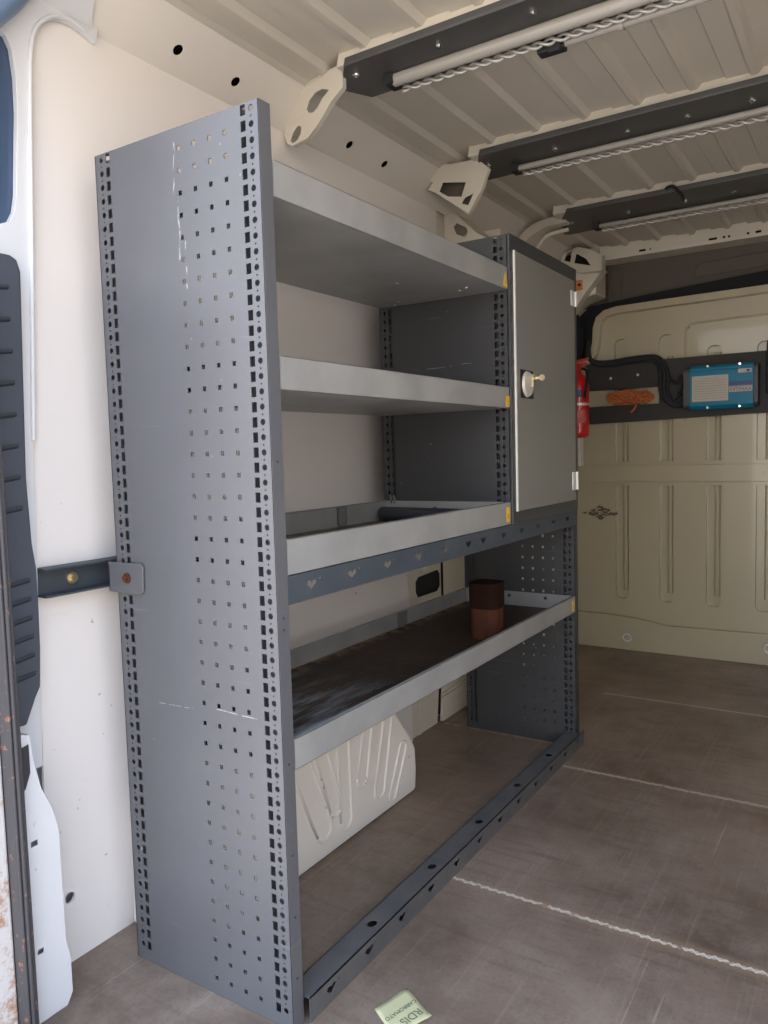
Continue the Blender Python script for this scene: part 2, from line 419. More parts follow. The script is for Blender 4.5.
# --- left wall: lining board, cove with round holes, bare metal behind
def disc(y, z, r, n=14): return [(y+r*math.cos(2*PI*k/n), z+r*math.sin(2*PI*k/n)) for k in range(n)]
bm = bmesh.new()
outl = [(-.125, 0), (1.25, 0), (1.25, .50), (1.235, .58), (1.28, .62), (1.50, .66), (1.50, 1.833), (-.08, 1.833)]
prism(bm, [(-.1, a, b) for a, b in outl], (-.006, 0, 0), [[(-.1, a, b) for a, b in disc(-.076, .131, .011)]])
st(link('wall_left', bm, M['lining']))
# cove above the lining, holes punched in it
def cove(s, y): return (-.1+.1*s, y, 1.833+.080*s)
bm = bmesh.new(); nrm = Vector((-.082, 0, .1)).normalized()*.003
def cove_hole(px_y, s, ra, n=12): return [cove(s+ra*math.sin(2*PI*k/n)/.129, px_y+ra*math.cos(2*PI*k/n)) for k in range(n)]
prism(bm, [cove(0, -.34), cove(1, -.34), cove(1, 3.1), cove(0, 3.1)], nrm,
      [cove_hole(.275, .42, .0125), cove_hole(.452, .42, .0125), cove_hole(.915, .42, .0125), cove_hole(1.10, .42, .0125)])
st(link('trim_2', bm, M['cove']), 'sloping cream roof edge panel above the left wall')
bm = B(((-.16, -.34, -.02), (-.15, 3.1, 1.96)))
box(bm, (-.15, -.34, 1.955), (.01, 3.1, 1.96)); box(bm, (-.15, -.34, 0), (-.115, -.335, 1.96)); st(link('wall_left_outer', bm, M['white']))
bm = B(((1.75, -.34, -.02), (1.76, 3.1, 1.84)));
prism(bm, [(1.75, -.34, 1.83), (1.65, -.34, 1.915), (1.65, -.34, 1.96), (1.76, -.34, 1.96)], (0, 3.44, 0))
st(link('wall_right', bm, M['cove']))
# dark sheet whose colour stands in for shade behind the holes
st(link('trim_3', B(((-.149, -.30, 1.80), (-.13, 3.0, 1.95))), M['dark_hole']))
# bare body metal of the left wall forward of the lining
bm = bmesh.new()
hole = [(1.315, .505), (1.33, .485), (1.47, .485), (1.492, .50), (1.492, .545), (1.475, .562), (1.335, .555), (1.315, .54)]
prism(bm, [(-.112, a, b) for a, b in ((1.20, 0), (1.448, 0), (1.498, .40), (1.498, .68), (1.20, .68))], (-.004, 0, 0), [[(-.112, a, b) for a, b in hole]])
prism(bm, [(-.112, a, b) for a, b in ((1.472, 0), (2.82, 0), (2.82, 1.84), (1.49, 1.84), (1.49, .68), (1.519, .68), (1.519, .40))], (-.004, 0, 0))
box(bm, (-.112, 1.475, .095), (-.106, 1.9, .104)); box(bm, (-.112, 1.475, 0), (-.104, 2.8, .09))
box(bm, (-.112, 1.345, .575), (-.092, 1.40, .60)); box(bm, (-.112, 1.335, .60), (-.085, 1.41, .605)); box(bm, (-.112, 1.31, .0), (-.108, 1.33, .30))
st(link('wall_left_metal', bm, M['cream'], bevel=.002))
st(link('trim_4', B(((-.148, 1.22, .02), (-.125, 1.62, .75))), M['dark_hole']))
# wheel arch box with pressed ribs
bm = bmesh.new()
ol = [(.06, 0), (.94, 0), (.945, .06), (.942, .12), (.915, .17), (.885, .205), (.862, .235), (.82, .285), (.76, .335), (.66, .375), (.40, .385), (.18, .36), (.08, .24)]
for k, (xo, sc) in enumerate(((0, 1),)):
    prism(bm, [(.10, a, b) for a, b in ol], (-.199, 0, 0))
arch = st(link('trim_5', bm, M['arch'], bevel=.03, bseg=4), 'white pressed metal wheel arch box below the shelves')
def capsule(y0, z0, y1, z1, r0, r1, n=8):
    d = Vector((y1-y0, z1-z0)).normalized(); a = math.atan2(d.y, d.x)
    o = [(y1+r1*math.cos(a+t), z1+r1*math.sin(a+t)) for t in [(-PI/2)+PI*k/n for k in range(n+1)]]
    o += [(y0+r0*math.cos(a+PI+t), z0+r0*math.sin(a+PI+t)) for t in [(-PI/2)+PI*k/n for k in range(n+1)]]
    return o
bm = bmesh.new()
for c in ((.40, .27, .485, .075, .032, .030), (.475, .29, .535, .11, .022, .024), (.573, .33, .578, .06, .024, .024), (.70, .33, .655, .14, .022, .022), (.80, .31, .735, .075, .020, .024), (.86, .15, .80, .035, .018, .016)):
    inn = capsule(*c)
    pl = [(.1005, a, b) for a, b in inn]; tube(bm, pl+pl[:1], .0042, 8)
o = link('pressed_rib', bm, M['arch_rib'], arch, smooth=True)
# --- bulkhead
YB = 2.81
def bead(x0, x1, z0, z1, rt=True, rb=True):
    n = 6; r = .026; o = []
    cs = [(x0+r, z0+r, PI, rb), (x1-r, z0+r, 1.5*PI, rb), (x1-r, z1-r, 0, rt), (x0+r, z1-r, .5*PI, rt)]
    cor = [(x0, z0), (x1, z0), (x1, z1), (x0, z1)]
    for (cx, cz, a0, rr), c in zip(cs, cor):
        if rr: o += [(cx+r*math.cos(a0+PI/2*k/n), cz+r*math.sin(a0+PI/2*k/n)) for k in range(n+1)]
        else: o.append(c)
    return [(a, YB, b) for a, b in o]
bm = bmesh.new(); hl = []
for k in range(8):
    xx = .145 + .208*k
    if xx+.075 > 1.72: break
    hl.append(bead(xx, xx+.066, .245-.004*k, .80, rt=False))
    hl.append(bead(xx, xx+.066, .915, 1.50 if k in (0, 1) else 1.43, rb=False))
prism(bm, [(-.11, YB, 0), (1.75, YB, 0), (1.75, YB, 1.66), (-.11, YB, 1.66)], (0, .028, 0), hl)
bmesh.ops.remove_doubles(bm, verts=bm.verts, dist=1e-6)
box(bm, (-.11, YB+.0275, 0), (1.75, YB+.032, 1.66))
for k in range(8):
    xx = .145+.208*k+.040
    if xx > 1.7: break
    tube(bm, [(xx+.006, YB+.024, .285), (xx+.006, YB+.024, .80)], .012, 12); tube(bm, [(xx+.006, YB+.024, .915), (xx+.006, YB+.024, 1.40)], .012, 12)
tube(bm, spline([(.47, YB, 1.10), (.47, YB, 1.48), (.485, YB, 1.52), (.53, YB, 1.537), (.9, YB, 1.545), (1.3, YB, 1.55)]), .005, 8)
st(link('wall_front', bm, M['bulk'], bevel=.003))
bm = B(((-.11, 2.794, .818), (1.75, 2.811, .895)))
for xx in (.05, .38, .80, 1.2): cyl(bm, (xx, 2.794, .857), (xx, 2.792, .857), .006)
st(link('trim_6', bm, M['bulk'], bevel=.004), 'raised horizontal band across the bulkhead')
bm = bmesh.new()
prism(bm, [(x_, 2.811, z_) for x_, z_ in ((-.11, 0), (1.75, 0), (1.75, .15), (.40, .135), (.24, .16), (.10, .168), (-.11, .168))], (0, -.04, 0))
st(link('baseboard_front', bm, M['bulk'], bevel=.008), )
# curved flange round the top of the bulkhead
bm = bmesh.new()
rim = [(-.06, 1.385), (-.01, 1.39), (.03, 1.405), (.055, 1.44), (.068, 1.49), (.072, 1.56), (.085, 1.60), (.115, 1.622), (.17, 1.632), (.40, 1.638), (.81, 1.645), (1.75, 1.655)]
ribbon(bm, rim, .032, 2.760, 2.812)
for xx in (.20, .52, .74, 1.0, 1.3): cyl(bm, (xx, 2.761, 1.637), (xx, 2.755, 1.637), .009)
st(link('trim_7', bm, M['bulk'], bevel=.006), 'curved cream flange framing the top of the bulkhead')
# black felt band, overcab headliner, header rail
bm = bmesh.new()
prism(bm, [(a, 2.80, b) for a, b in ((-.11, 1.36), (-.02, 1.37), (.045, 1.42), (.055, 1.57), (.09, 1.62), (.17, 1.645), (.81, 1.655), (1.74, 1.665), (1.74, 1.79), (.81, 1.728), (.40, 1.700), (.10, 1.675), (.03, 1.67), (-.03, 1.62), (-.11, 1.60))], (0, .05, 0))
st(link('trim_8', bm, M['cloth_black'], bevel=.006), 'black felt band draped over the top of the bulkhead')
bm = bmesh.new()
prism(bm, [(a, 2.845, b) for a, b in ((.105, 1.66), (1.74, 1.66), (1.74, 1.90), (.16, 1.90), (.125, 1.885), (.105, 1.85))], (0, .05, 0))
prism(bm, [(a, 2.835, b) for a, b in ((.50, 1.745), (1.3, 1.77), (1.3, 1.83), (.55, 1.81), (.51, 1.80))], (0, .012, 0))
prism(bm, [(a, 2.835, b) for a, b in ((.125, 1.72), (.17, 1.72), (.18, 1.80), (.15, 1.85), (.125, 1.84))], (0, .012, 0))
st(link('trim_9', bm, M['headliner'], bevel=.012, bseg=3), 'brown grey headliner above the bulkhead')
def slot(xc, zc, w, h): return [(xc-w/2+ (w/2 if False else 0), 2.72, zc-h/2), (xc+w/2, 2.72, zc-h/2), (xc+w/2, 2.72, zc+h/2), (xc-w/2, 2.72, zc+h/2)]
bm = bmesh.new()
hz = lambda x_: 1.882+.0*x_
prism(bm, [(.105, 2.72, 1.858), (1.65, 2.72, 1.862), (1.65, 2.72, 1.93), (.105, 2.72, 1.93)], (0, .004, 0),
      [slot(a, 1.877, w, .010) for a, w in ((.30, .03), (.335, .006), (.60, .034), (.645, .01), (.665, .01), (.74, .01), (.78, .022), (1.0, .03), (1.2, .02))])
box(bm, (.105, 2.724, 1.858), (1.65, 2.84, 1.862))
st(link('trim_10', bm, M['cream']), 'cream roof header rail with punched slots')
st(link('trim_11', B(((.11, 2.76, 1.865), (1.64, 2.765, 1.92))), M['dark_hole']))
bm = bmesh.new()
prism(bm, [(a, 2.66, b) for a, b in ((-.11, 1.60), (.03, 1.68), (.105, 1.70), (.107, 1.86), (.107, 1.925), (.02, 1.925), (-.11, 1.84))], (0, .15, 0))
prism(bm, [(a, 2.60, b) for a, b in ((-.11, 1.60), (-.03, 1.56), (.0, 1.60), (.075, 1.70), (.15, 1.785), (.165, 1.79), (.12, 1.80), (-.11, 1.80))], (0, .07, 0))
st(link('trim_12', bm, M['cream'], bevel=.006), 'cream corner pillar top beside the bulkhead')
st(link('wall_front_cab', B(((-.15, 3.08, 1.2), (1.76, 3.1, 1.96))), M['headliner']))

# --- roof bows and their pierced legs
def legmesh(outer, holes, depth, back=False):
    bm = bmesh.new()
    prism(bm, outer, (0, .003, 0), holes)
    vs = [Vector(v) for v in outer]
    for i in range(len(vs)):
        a, b = vs[i], vs[(i+1) % len(vs)]
        off = Vector((0, depth, 0))
        bm.faces.new([bm.verts.new(v) for v in (a, b, b+off, a+off)])
    return bm
bows = [(.566, .715), (1.246, 1.42), (1.975, 2.17)]
for i, (ya, yb) in enumerate(bows):
    bm = bmesh.new()
    prism(bm, [(.15, ya, 1.885), (.15, ya+.012, 1.930), (.15, yb-.012, 1.930), (.15, yb, 1.885)], (1.48, 0, 0))
    st(link('trim_%d' % (13+i), bm, M['cream'], bevel=.003), 'cream cross rail of the roof')
leg1 = [(.146, .598, 1.908), (.06, .624, 1.918), (-.021, .648, 1.92), (-.050, .655, 1.905), (-.067, .662, 1.883), (-.085, .668, 1.855), (-.098, .671, 1.826), (-.085, .668, 1.800), (-.060, .66, 1.786), (-.030, .652, 1.786), (.004, .641, 1.785), (.04, .63, 1.800), (.07, .621, 1.818), (.1, .612, 1.838), (.146, .598, 1.855)]
h1 = [(.093, .614, 1.868), (.067, .622, 1.880), (.040, .630, 1.882), (.015, .637, 1.872), (.003, .641, 1.855), (.012, .638, 1.843), (.030, .633, 1.838), (.048, .628, 1.845), (.066, .622, 1.858)]
h2 = [(-.022, .648, 1.820), (-.035, .652, 1.828), (-.055, .658, 1.820), (-.072, .664, 1.803), (-.060, .66, 1.793), (-.042, .655, 1.795), (-.026, .65, 1.805)]
st(link('trim_16', legmesh(leg1, [h1, h2], .014), M['cream'], bevel=.001), 'curved roof rail foot with two oval openings')
def leg_plane(pts): return [(a, 1.3+.3*(.14-a)+.0, b) for a, b in pts]
leg2 = leg_plane([(.159, 1.893), (.069, 1.907), (-.01, 1.925), (-.04, 1.930), (-.097, 1.883), (-.016, 1.837), (.094, 1.755), (.119, 1.736), (.177, 1.797), (.205, 1.850)])
l2h = [leg_plane(q) for q in ([(-.074, 1.893), (-.028, 1.876), (-.050, 1.860), (-.085, 1.880)], [(.015, 1.862), (.112, 1.835), (.093, 1.796), (.036, 1.812), (-.002, 1.838)], [(.108, 1.789), (.142, 1.792), (.120, 1.762), (.094, 1.775)])]
st(link('trim_17', legmesh(leg2, l2h, .016), M['cream'], bevel=.001), 'triangular roof rail foot with three square openings')
cen = Vector((.05, 1.325, 1.84)); bm = bmesh.new()
prism(bm, [cen + (Vector(v)-cen)*.82 + Vector((0, .03, 0)) for v in leg2], (0, .003, 0)); st(link('trim_18', bm, M['headliner']))  # added dark plate, not headliner; its colour paints shade behind the openings
bm = bmesh.new()
b2 = [(-.11, 1.575, 1.848), (-.06, 1.563, 1.835), (.047, 1.528, 1.735), (.099, 1.512, 1.706), (.03, 1.535, 1.700), (-.11, 1.575, 1.705)]
bm = legmesh(b2, [[(-.064, 1.562, 1.785), (-.048, 1.556, 1.794), (-.005, 1.543, 1.768), (.000, 1.541, 1.752), (-.010, 1.544, 1.736), (-.052, 1.558, 1.758)]], .14)
box(bm, (-.11, 1.73, 1.70), (.04, 1.735, 1.80))
st(link('trim_19', bm, M['cream'], bevel=.001), 'cream wall bracket box with a rounded slot')
leg3 = [(.175, 1.899), (.10, 1.904), (.062, 1.903), (.02, 1.896), (-.012, 1.884), (-.04, 1.864), (-.055, 1.838), (-.02, 1.826), (.0, 1.845), (.032, 1.858), (.085, 1.872), (.182, 1.868)]
bm = bmesh.new(); prism(bm, [(a, 2.05+.3*(.14-a), b) for a, b in leg3], (0, .05, 0))
tube(bm, spline([(.17, 2.10, 1.855), (.085, 2.11, 1.85), (.04, 2.12, 1.82), (.01, 2.13, 1.77)]), .008)
st(link('trim_20', bm, M['cream'], bevel=.004), 'curved foot of the farthest roof rail')
g3 = [(-.03, 2.598, 1.892), (.048, 2.577, 1.906), (.12, 2.556, 1.875), (.17, 2.541, 1.842), (.169, 2.541, 1.775), (.06, 2.57, 1.785), (-.06, 2.606, 1.82)]
st(link('trim_21', legmesh(g3, [[(-.008, 2.595, 1.888), (.017, 2.587, 1.892), (.006, 2.59, 1.845), (-.028, 2.601, 1.860)], [(.040, 2.579, 1.876), (.090, 2.564, 1.842), (.112, 2.559, 1.808), (.03, 2.58, 1.835)]], .05), M['cream'], bevel=.001), 'cream gusset with two dark openings at the cab corner')
st(link('trim_22', B(((-.1, 2.645, 1.80), (.105, 2.65, 1.89))), M['dark_hole']))

# --- rear left pillar: white skin, lamp-side opening, louvred vent, foot block
xp = -.086
pil = [(-.34, .40), (-.125, .42), (-.117, .60), (-.103, 1.03), (-.083, 1.38), (-.067, 1.66), (-.060, 1.74), (-.050, 1.775), (-.03, 1.80), (-.005, 1.818), (.025, 1.825), (.055, 1.822), (.085, 1.812), (.10, 1.88), (.105, 1.93), (-.34, 1.93)]
op = [(-.25, 1.40), (-.142, 1.412), (-.123, 1.420), (-.112, 1.44), (-.106, 1.47), (-.094, 1.62), (-.093, 1.68), (-.098, 1.728), (-.107, 1.745), (-.125, 1.755), (-.25, 1.755)]
bm = bmesh.new(); prism(bm, [(xp, a, b) for a, b in pil], (-.012, 0, 0), [[(xp, a, b) for a, b in op]])
lip = [(-.1, 1.03), (-.080, 1.38), (-.064, 1.66), (-.056, 1.745), (-.044, 1.783), (-.022, 1.808), (.0, 1.822), (.028, 1.829), (.06, 1.824)]
tube(bm, spline([(xp+.002, a-.004, b) for a, b in lip], 5), .0045)
cyl(bm, (xp, -.01, 1.86), (xp+.003, -.01, 1.86), .007)
st(link('trim_23', bm, M['white'], bevel=.002), 'white rear door pillar beside the lining')
bm = bmesh.new(); cn = Vector((.082, 0, -.1)).normalized()*.006
pc = [Vector(cove(0, -.34))+cn, Vector(cove(1, -.34))+cn, Vector(cove(1, .032))+cn, Vector(cove(.5, .056))+cn, Vector(cove(0, .083))+cn]
prism(bm, pc, -cn*.8); st(link('trim_30', bm, M['white'], bevel=.001), 'white pillar skin lapping onto the roof edge')
st(link('trim_24', B(((xp-.04, -.27, 1.385), (xp-.013, -.086, 1.765))), M['glass']), 'dark blue panel behind the rounded pillar opening')
bm = bmesh.new()
tube(bm, spline([(-.06, -.25, 1.60), (-.06, -.18, 1.72), (-.06, -.115, 1.80), (-.06, -.07, 1.86), (-.06, -.01, 1.93)]), .026, 12)
st(link('trim_25', bm, M['blue_edge'], smooth=True), 'blue grey door frame edge above the pillar')
bm = bmesh.new()
blk = [(-.34, 0), (-.160, 0), (-.148, .02), (-.148, .09), (-.155, .12), (-.156, .33), (-.166, .375), (-.185, .42), (-.195, .47), (-.200, .52), (-.34, .56)]
def rc(y, z, w, h): return [(0, y-w/2, z-h/2), (0, y+w/2, z-h/2), (0, y+w/2, z+h/2), (0, y-w/2, z+h/2)]
prism(bm, [(0, a, b) for a, b in blk], (-.003, 0, 0), [rc(-.204, .326, .013, .010), rc(-.205, .129, .012, .009)])
prism(bm, [(-.02, a, b) for a, b in blk], (-.079, 0, 0))
for (a, b), (c, d) in zip(blk, blk[1:]):
    bm.faces.new([bm.verts.new(v) for v in ((0, a, b), (0, c, d), (-.03, c, d), (-.03, a, b))])
cyl(bm, (0, -.20, .36), (.002, -.20, .36), .004); cyl(bm, (0, -.203, .28), (.002, -.203, .28), .003)
st(link('trim_26', bm, M['white'], bevel=.0015), 'white pillar foot block with two rectangular holes')
bm = bmesh.new(); prism(bm, [(.001, a, b) for a, b in ((-.225, .50), (-.205, .505), (-.205, .455), (-.215, .43), (-.225, .42))], (.002, 0, 0))
st(link('trim_27', bm, M['rubber']), 'small black plug on the pillar foot')
# seal and rusty jamb
bm = bmesh.new()
prism(bm, [(.026, -.232, 0), (.032, -.236, 0), (.030, -.256, 0), (.018, -.262, 0), (.0, -.262, 0), (.0, -.245, 0)], (0, 0, 1.3))
tube(bm, [(.033, -.246, 0), (.033, -.246, 1.3)], .0045, 8); tube(bm, [(.032, -.254, 0), (.032, -.254, 1.3)], .0035, 8)
st(link('trim_28', bm, M['seal'], bevel=.002), 'black rubber door seal speckled with rust')
st(link('trim_29', B(((-.08, -.34, 0), (.018, -.263, 1.3))), M['jamb'], bevel=.004), 'white door jamb with flaking rusty paint')

# louvred vent on the pillar
vt = thing('pillar_vent', 'tall dark plastic louvred air vent on the rear left door pillar', 'vent', (-.085, -.15, .55))
def P_(o, par):   # keep world coordinates after parenting to a moved empty
    o.parent = par; o.matrix_parent_inverse = Matrix.Translation(-Vector(par.location)); return o
bm = bmesh.new()
vb = [(-.26, 1.352), (-.155, 1.352), (-.141, 1.345), (-.135, 1.325), (-.139, 1.22), (-.149, .96), (-.146, .84), (-.141, .80), (-.141, .742), (-.143, .65), (-.148, .58), (-.16, .56), (-.178, .52), (-.26, .52)]
prism(bm, [(-.050, a+(.006 if a > -.2 else 0), b) for a, b in vb], (-.035, 0, 0))
P_(link('frame', bm, M['vent'], bevel=.004), vt)
for z in [.60+.034*k for k in range(6)] + [.90+.055*k for k in range(8)]:
    yr = -.150 if z < .85 else -.156
    bm = bmesh.new()
    prism(bm, [(-.053, -.25, z-.012), (-.053, yr, z+.003), (-.046, yr, z+.009), (-.046, -.25, z-.005)], (0, 0, .006))
    P_(link('louvre', bm, M['black_plastic'], bevel=.0015), vt)

# ================================================================ SHELVING RACK
rack = thing('shelving_rack', 'slate grey perforated steel shelving rack with four galvanised trays along the left wall', 'shelving', (0, 0, 0))
side_panel('side_panel', 0, .0016, .001, H, True, M['panel'], rack)
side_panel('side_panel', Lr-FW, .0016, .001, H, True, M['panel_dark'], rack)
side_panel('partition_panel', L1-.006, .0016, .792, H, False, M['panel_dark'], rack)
def tray(y0, y1, zb, zt, m_in=None, flip=False):
    bm = bmesh.new(); x0, x1 = .004, D+.001; t = .0018; lipz = zt
    box(bm, (x0, y0, zb), (x1, y1, zb+t))
    # front lip with a hemmed top, back lip, side lips
    box(bm, (x1-t, y0, zb), (x1, y1, lipz)); box(bm, (x1-.009, y0+.002, lipz-t), (x1, y1-.002, lipz))
    box(bm, (x0, y0, zb), (x0+t, y1, lipz)); box(bm, (x0, y0+.002, lipz-t), (x0+.009, y1-.002, lipz))
    box(bm, (x0, y0, zb), (x1, y0+t, lipz-.001)); box(bm, (x0, y1-t, zb), (x1, y1, lipz-.001))
    o = link('shelf_tray', bm, M['tray'], rack); o.modifiers.new('bevel', 'BEVEL').width = .0006
    return o
ya, yb = FW+.001, L1-.007
t1 = tray(ya, yb, 1.406, 1.4655); t2 = tray(ya, yb, 1.0975, 1.1535); t3 = tray(ya, yb, .789, .850); t4 = tray(ya, Lr-FW-.002, .4535, .5076)
for t_, z_, y_ in ((t3, .789, yb), (t4, .4535, Lr-FW-.002)):
    o = link('liner', B(((.007, ya+.003, z_+.002), (D-.003, y_-.003, z_+.0055))), M['oily'], t_); o['label'] = 'dark oily liner'
# rivets under / on lips
for t_, pts in ((t1, [(.34, .06), (.30, .09), (.10, .90), (.07, .93), (.33, .86), (.30, .88), (.22, .70), (.25, .2)]),):
    for (a, b) in pts:
        bm = bmesh.new(); cyl(bm, (a, b, 1.4045), (a, b, 1.4065), .004, n=10); o = link('rivet', bm, M['hinge'], t_)
def bolt(c, d, r, m, par, name='bolt', ln=.004):
    bm = bmesh.new(); c = Vector(c); d = Vector(d)
    cyl(bm, c, c+d*ln*.4, r*1.6, n=16); cyl(bm, c+d*ln*.4, c+d*ln, r, n=6); return link(name, bm, m, par)
for t_, y_, zc in ((t3, yb-.0016, .828), (t4, Lr-FW-.0036, .492)):
    for xx in (.17, .30): bolt((xx, y_, zc), (0, -1, 0), .0035, M['black_plastic'], t_)
# upright separator clip on the third tray's back lip, and little pegs
o = link('separator_clip', B(((.006, .71, .795), (.010, .742, .846)), ((.006, .71, .795), (.016, .713, .846)), ((.006, .739, .795), (.016, .742, .846))), M['clip'], t3, bevel=.001)
o = link('separator_clip', B(((.006, 1.0, .460), (.012, 1.05, .506))), M['clip'], t4, bevel=.001)
for dx in (0, .012):
    bm = bmesh.new(); cyl(bm, (.03+dx, yb-.01, .842), (.03+dx, yb-.012, .866), .003, n=8); link('peg', bm, M['chrome'], t3)
# yellow warning stickers on the lips
for t_, yy, z0, z1, tri in ((t1, .944, 1.412, 1.448, True), (t2, .947, 1.102, 1.130, False), (t3, .938, .796, .836, False), (t4, 1.445, .462, .494, False)):
    bm = bmesh.new(); x_ = D+.0011
    w = .011
    if tri: prism(bm, [(x_, yy-w*1.3, z0), (x_, yy+w*1.1, z0), (x_, yy+w*.3, z1), (x_, yy-w*.3, z1)], (.0004, 0, 0))
    else: prism(bm, [(x_, yy-w, z0), (x_, yy+w, z0), (x_, yy+w, z1), (x_, yy-w, z1)], (.0004, 0, 0))
    s_ = link('warning_sticker', bm, M['yellow'], t_); s_['label'] = 'yellow warning sticker'
    bm = bmesh.new(); zm = (z0+z1)/2-.002
    prism(bm, [(x_+.0005, yy-.006, zm-.007), (x_+.0005, yy+.006, zm-.007), (x_+.0005, yy, zm+.006)], (.0003, 0, 0),
          [[(x_+.0005, yy-.0036, zm-.0055), (x_+.0005, yy+.0036, zm-.0055), (x_+.0005, yy, zm+.003)]])
    link('warning_triangle', bm, M['ink_grey'], s_)
# cross beam with heart shaped keyholes
def heart(y, z, s=1.):
    pts = []
    for k in range(16):
        t = 2*PI*k/16
        hx = .00095*16*math.sin(t)**3; hz_ = .0008*(13*math.cos(t)-5*math.cos(2*t)-2*math.cos(3*t)-math.cos(4*t))
        pts.append((y+hx*s*.95, z+hz_*s*.75))
    return pts
HY = [.092, .215, .34, .463, .582, .701, .784, .907, 1.028, 1.151, 1.273, 1.40]
bm = bmesh.new(); x_ = D+.0015
hs = []
for yy in HY:
    hs.append([(x_, a, b) for a, b in heart(yy, .7655)])
    hs.append([(x_, yy+.024+.0022*math.cos(2*PI*k/8), .7725+.0022*math.sin(2*PI*k/8)) for k in range(8)])
    hs.append([(x_, a, b) for a, b in ((yy+.0215, .756), (yy+.0235, .754), (yy+.0245, .765), (yy+.0225, .767))])
prism(bm, [(x_, FW+.0005, .7396), (x_, Lr-.012, .7396), (x_, Lr-.012, .788), (x_, FW+.0005, .788)], (-.0018, 0, 0), hs)
box(bm, (D-.022, FW+.001, .7396), (D, Lr-FW, .7412)); box(bm, (D-.022, FW+.001, .7862), (D, Lr-FW, .7878))
o = link('cross_beam', bm, M['beam'], rack)
# base beam
bm = bmesh.new(); xf, xb_, zt = .412, .361, .046
hs = []; ts = []
yy = .094; k = 0
while yy < 1.46:
    hs.append([(xf, a, b) for a, b in heart(yy, .026, 1.0)])
    hs.append([(xf, yy+.021+.002*math.cos(2*PI*q/8), .032+.002*math.sin(2*PI*q/8)) for q in range(8)])
    if k % 2 == 1 and yy < 1.38: ts.append([((xf+xb_)/2+.0095*math.cos(2*PI*q/14), yy+.048+.0125*math.sin(2*PI*q/14), zt) for q in range(14)])
    yy += .1235; k += 1
prism(bm, [(xf, FW+.004, .0), (xf, Lr+.012, .0), (xf, Lr+.012, zt), (xf, FW+.004, zt)], (-.002, 0, 0), hs)
prism(bm, [(xf, FW+.004, zt), (xf, Lr-FW, zt), (xb_, Lr-FW, zt), (xb_, FW+.004, zt)], (0, 0, -.002), ts)
box(bm, (xb_, FW+.004, 0), (xb_+.002, Lr-FW-.001, zt))
link('base_beam', bm, M['base_beam'], rack)
# flange screws on the near post
for z_ in (.98, .72, .70, .47, .31, .20, .09):
    bm = bmesh.new(); cyl(bm, (D+.0004, .013, z_), (D+.0014, .013, z_), .0022, n=8); link('screw', bm, M['black_plastic'], rack)
bm = bmesh.new(); prism(bm, [(.003, .0016, H-.0018), (D-.002, .0016, H-.0018), (D-.002, .010, H-.0018), (.003, .010, H-.0018)], (0, 0, .0016)); link('top_fold', bm, M['panel'], rack)

# ================================================================ CABINET
cab = thing('locker_cabinet', 'grey steel locker cabinet with a light grey door and round lock, in the rack corner', 'cabinet', (0, 0, 0))
y0, y1 = L1+.0225, Lr-FW-.001
bm = bmesh.new()
box(bm, (.002, y0, .790), (.004, y1, 1.548)); box(bm, (.002, y0, .790), (.40, y0+.0015, 1.548)); box(bm, (.002, y1-.0015, .790), (.40, y1, 1.548))
box(bm, (.002, y0, .790), (.40, y1, .792)); box(bm, (.002, y0, 1.546), (.40, y1, 1.548))
link('body', bm, M['frame'], cab)
bm = bmesh.new(); y0f, y1f = L1-.006, Lr-.012
prism(bm, [(D+.0012, y0f, .789), (D+.0012, y1f, .789), (D+.0012, y1f, H+.002), (D+.0012, y0f, H+.002)], (.006, 0, 0),
      [[(D+.0012, .985, .83), (D+.0012, 1.455, .83), (D+.0012, 1.455, 1.507), (D+.0012, .985, 1.507)]])
link('front_frame', bm, M['frame'], cab, bevel=.001)
door = link('door', B(((D+.004, .987, .822), (D+.010, 1.458, 1.512)), ((D-.004, .990, .832), (D+.005, 1.452, 1.505))), M['door'], cab, bevel=.0012); door['label'] = 'light grey flat door'
link('door_edge', B(((D+.0035, .9805, .822), (D+.0115, .9870, 1.512))), M['door_edge'], door)
for za, zb in ((1.432, 1.478), (.855, .912)):
    h_ = link('hinge', B(((D+.0102, 1.422, za), (D+.0125, 1.456, zb))), M['hinge'], door, bevel=.0006)
    bm = bmesh.new(); cyl(bm, (D+.013, 1.460, za), (D+.013, 1.460, zb), .0045, n=12); link('hinge_pin', bm, M['hinge'], h_)
lk = link('lock_plate', B(((D+.0102, 1.012, 1.128), (D+.0125, 1.100, 1.204))), M['black'], door, bevel=.001)
bm = bmesh.new()
cyl(bm, (D+.0125, 1.054, 1.166), (D+.019, 1.054, 1.166), .036, .032, n=32); cyl(bm, (D+.019, 1.054, 1.166), (D+.0195, 1.054, 1.166), .026, n=32)
o = link('turn_handle', bm, M['chrome'], lk, bevel=.001); o['label'] = 'round silver turn handle'
M['silver'] = mat('satin_silver', (.6, .57, .50), .4, .2); o.data.materials[0] = M['silver']
bm = bmesh.new(); box(bm, (D+.0195, 1.075, 1.160), (D+.022, 1.082, 1.195)); cyl(bm, (D+.0125, 1.084, 1.184), (D+.028, 1.084, 1.184), .007, n=14); link('lock_barrel', bm, M['brass'], lk)
bm = bmesh.new(); box(bm, (D+.028, 1.0835, 1.181), (D+.038, 1.0855, 1.187)); cyl(bm, (D+.044, 1.083, 1.184), (D+.044, 1.0855, 1.184), .0085, n=14); link('key', bm, M['brass'], lk)

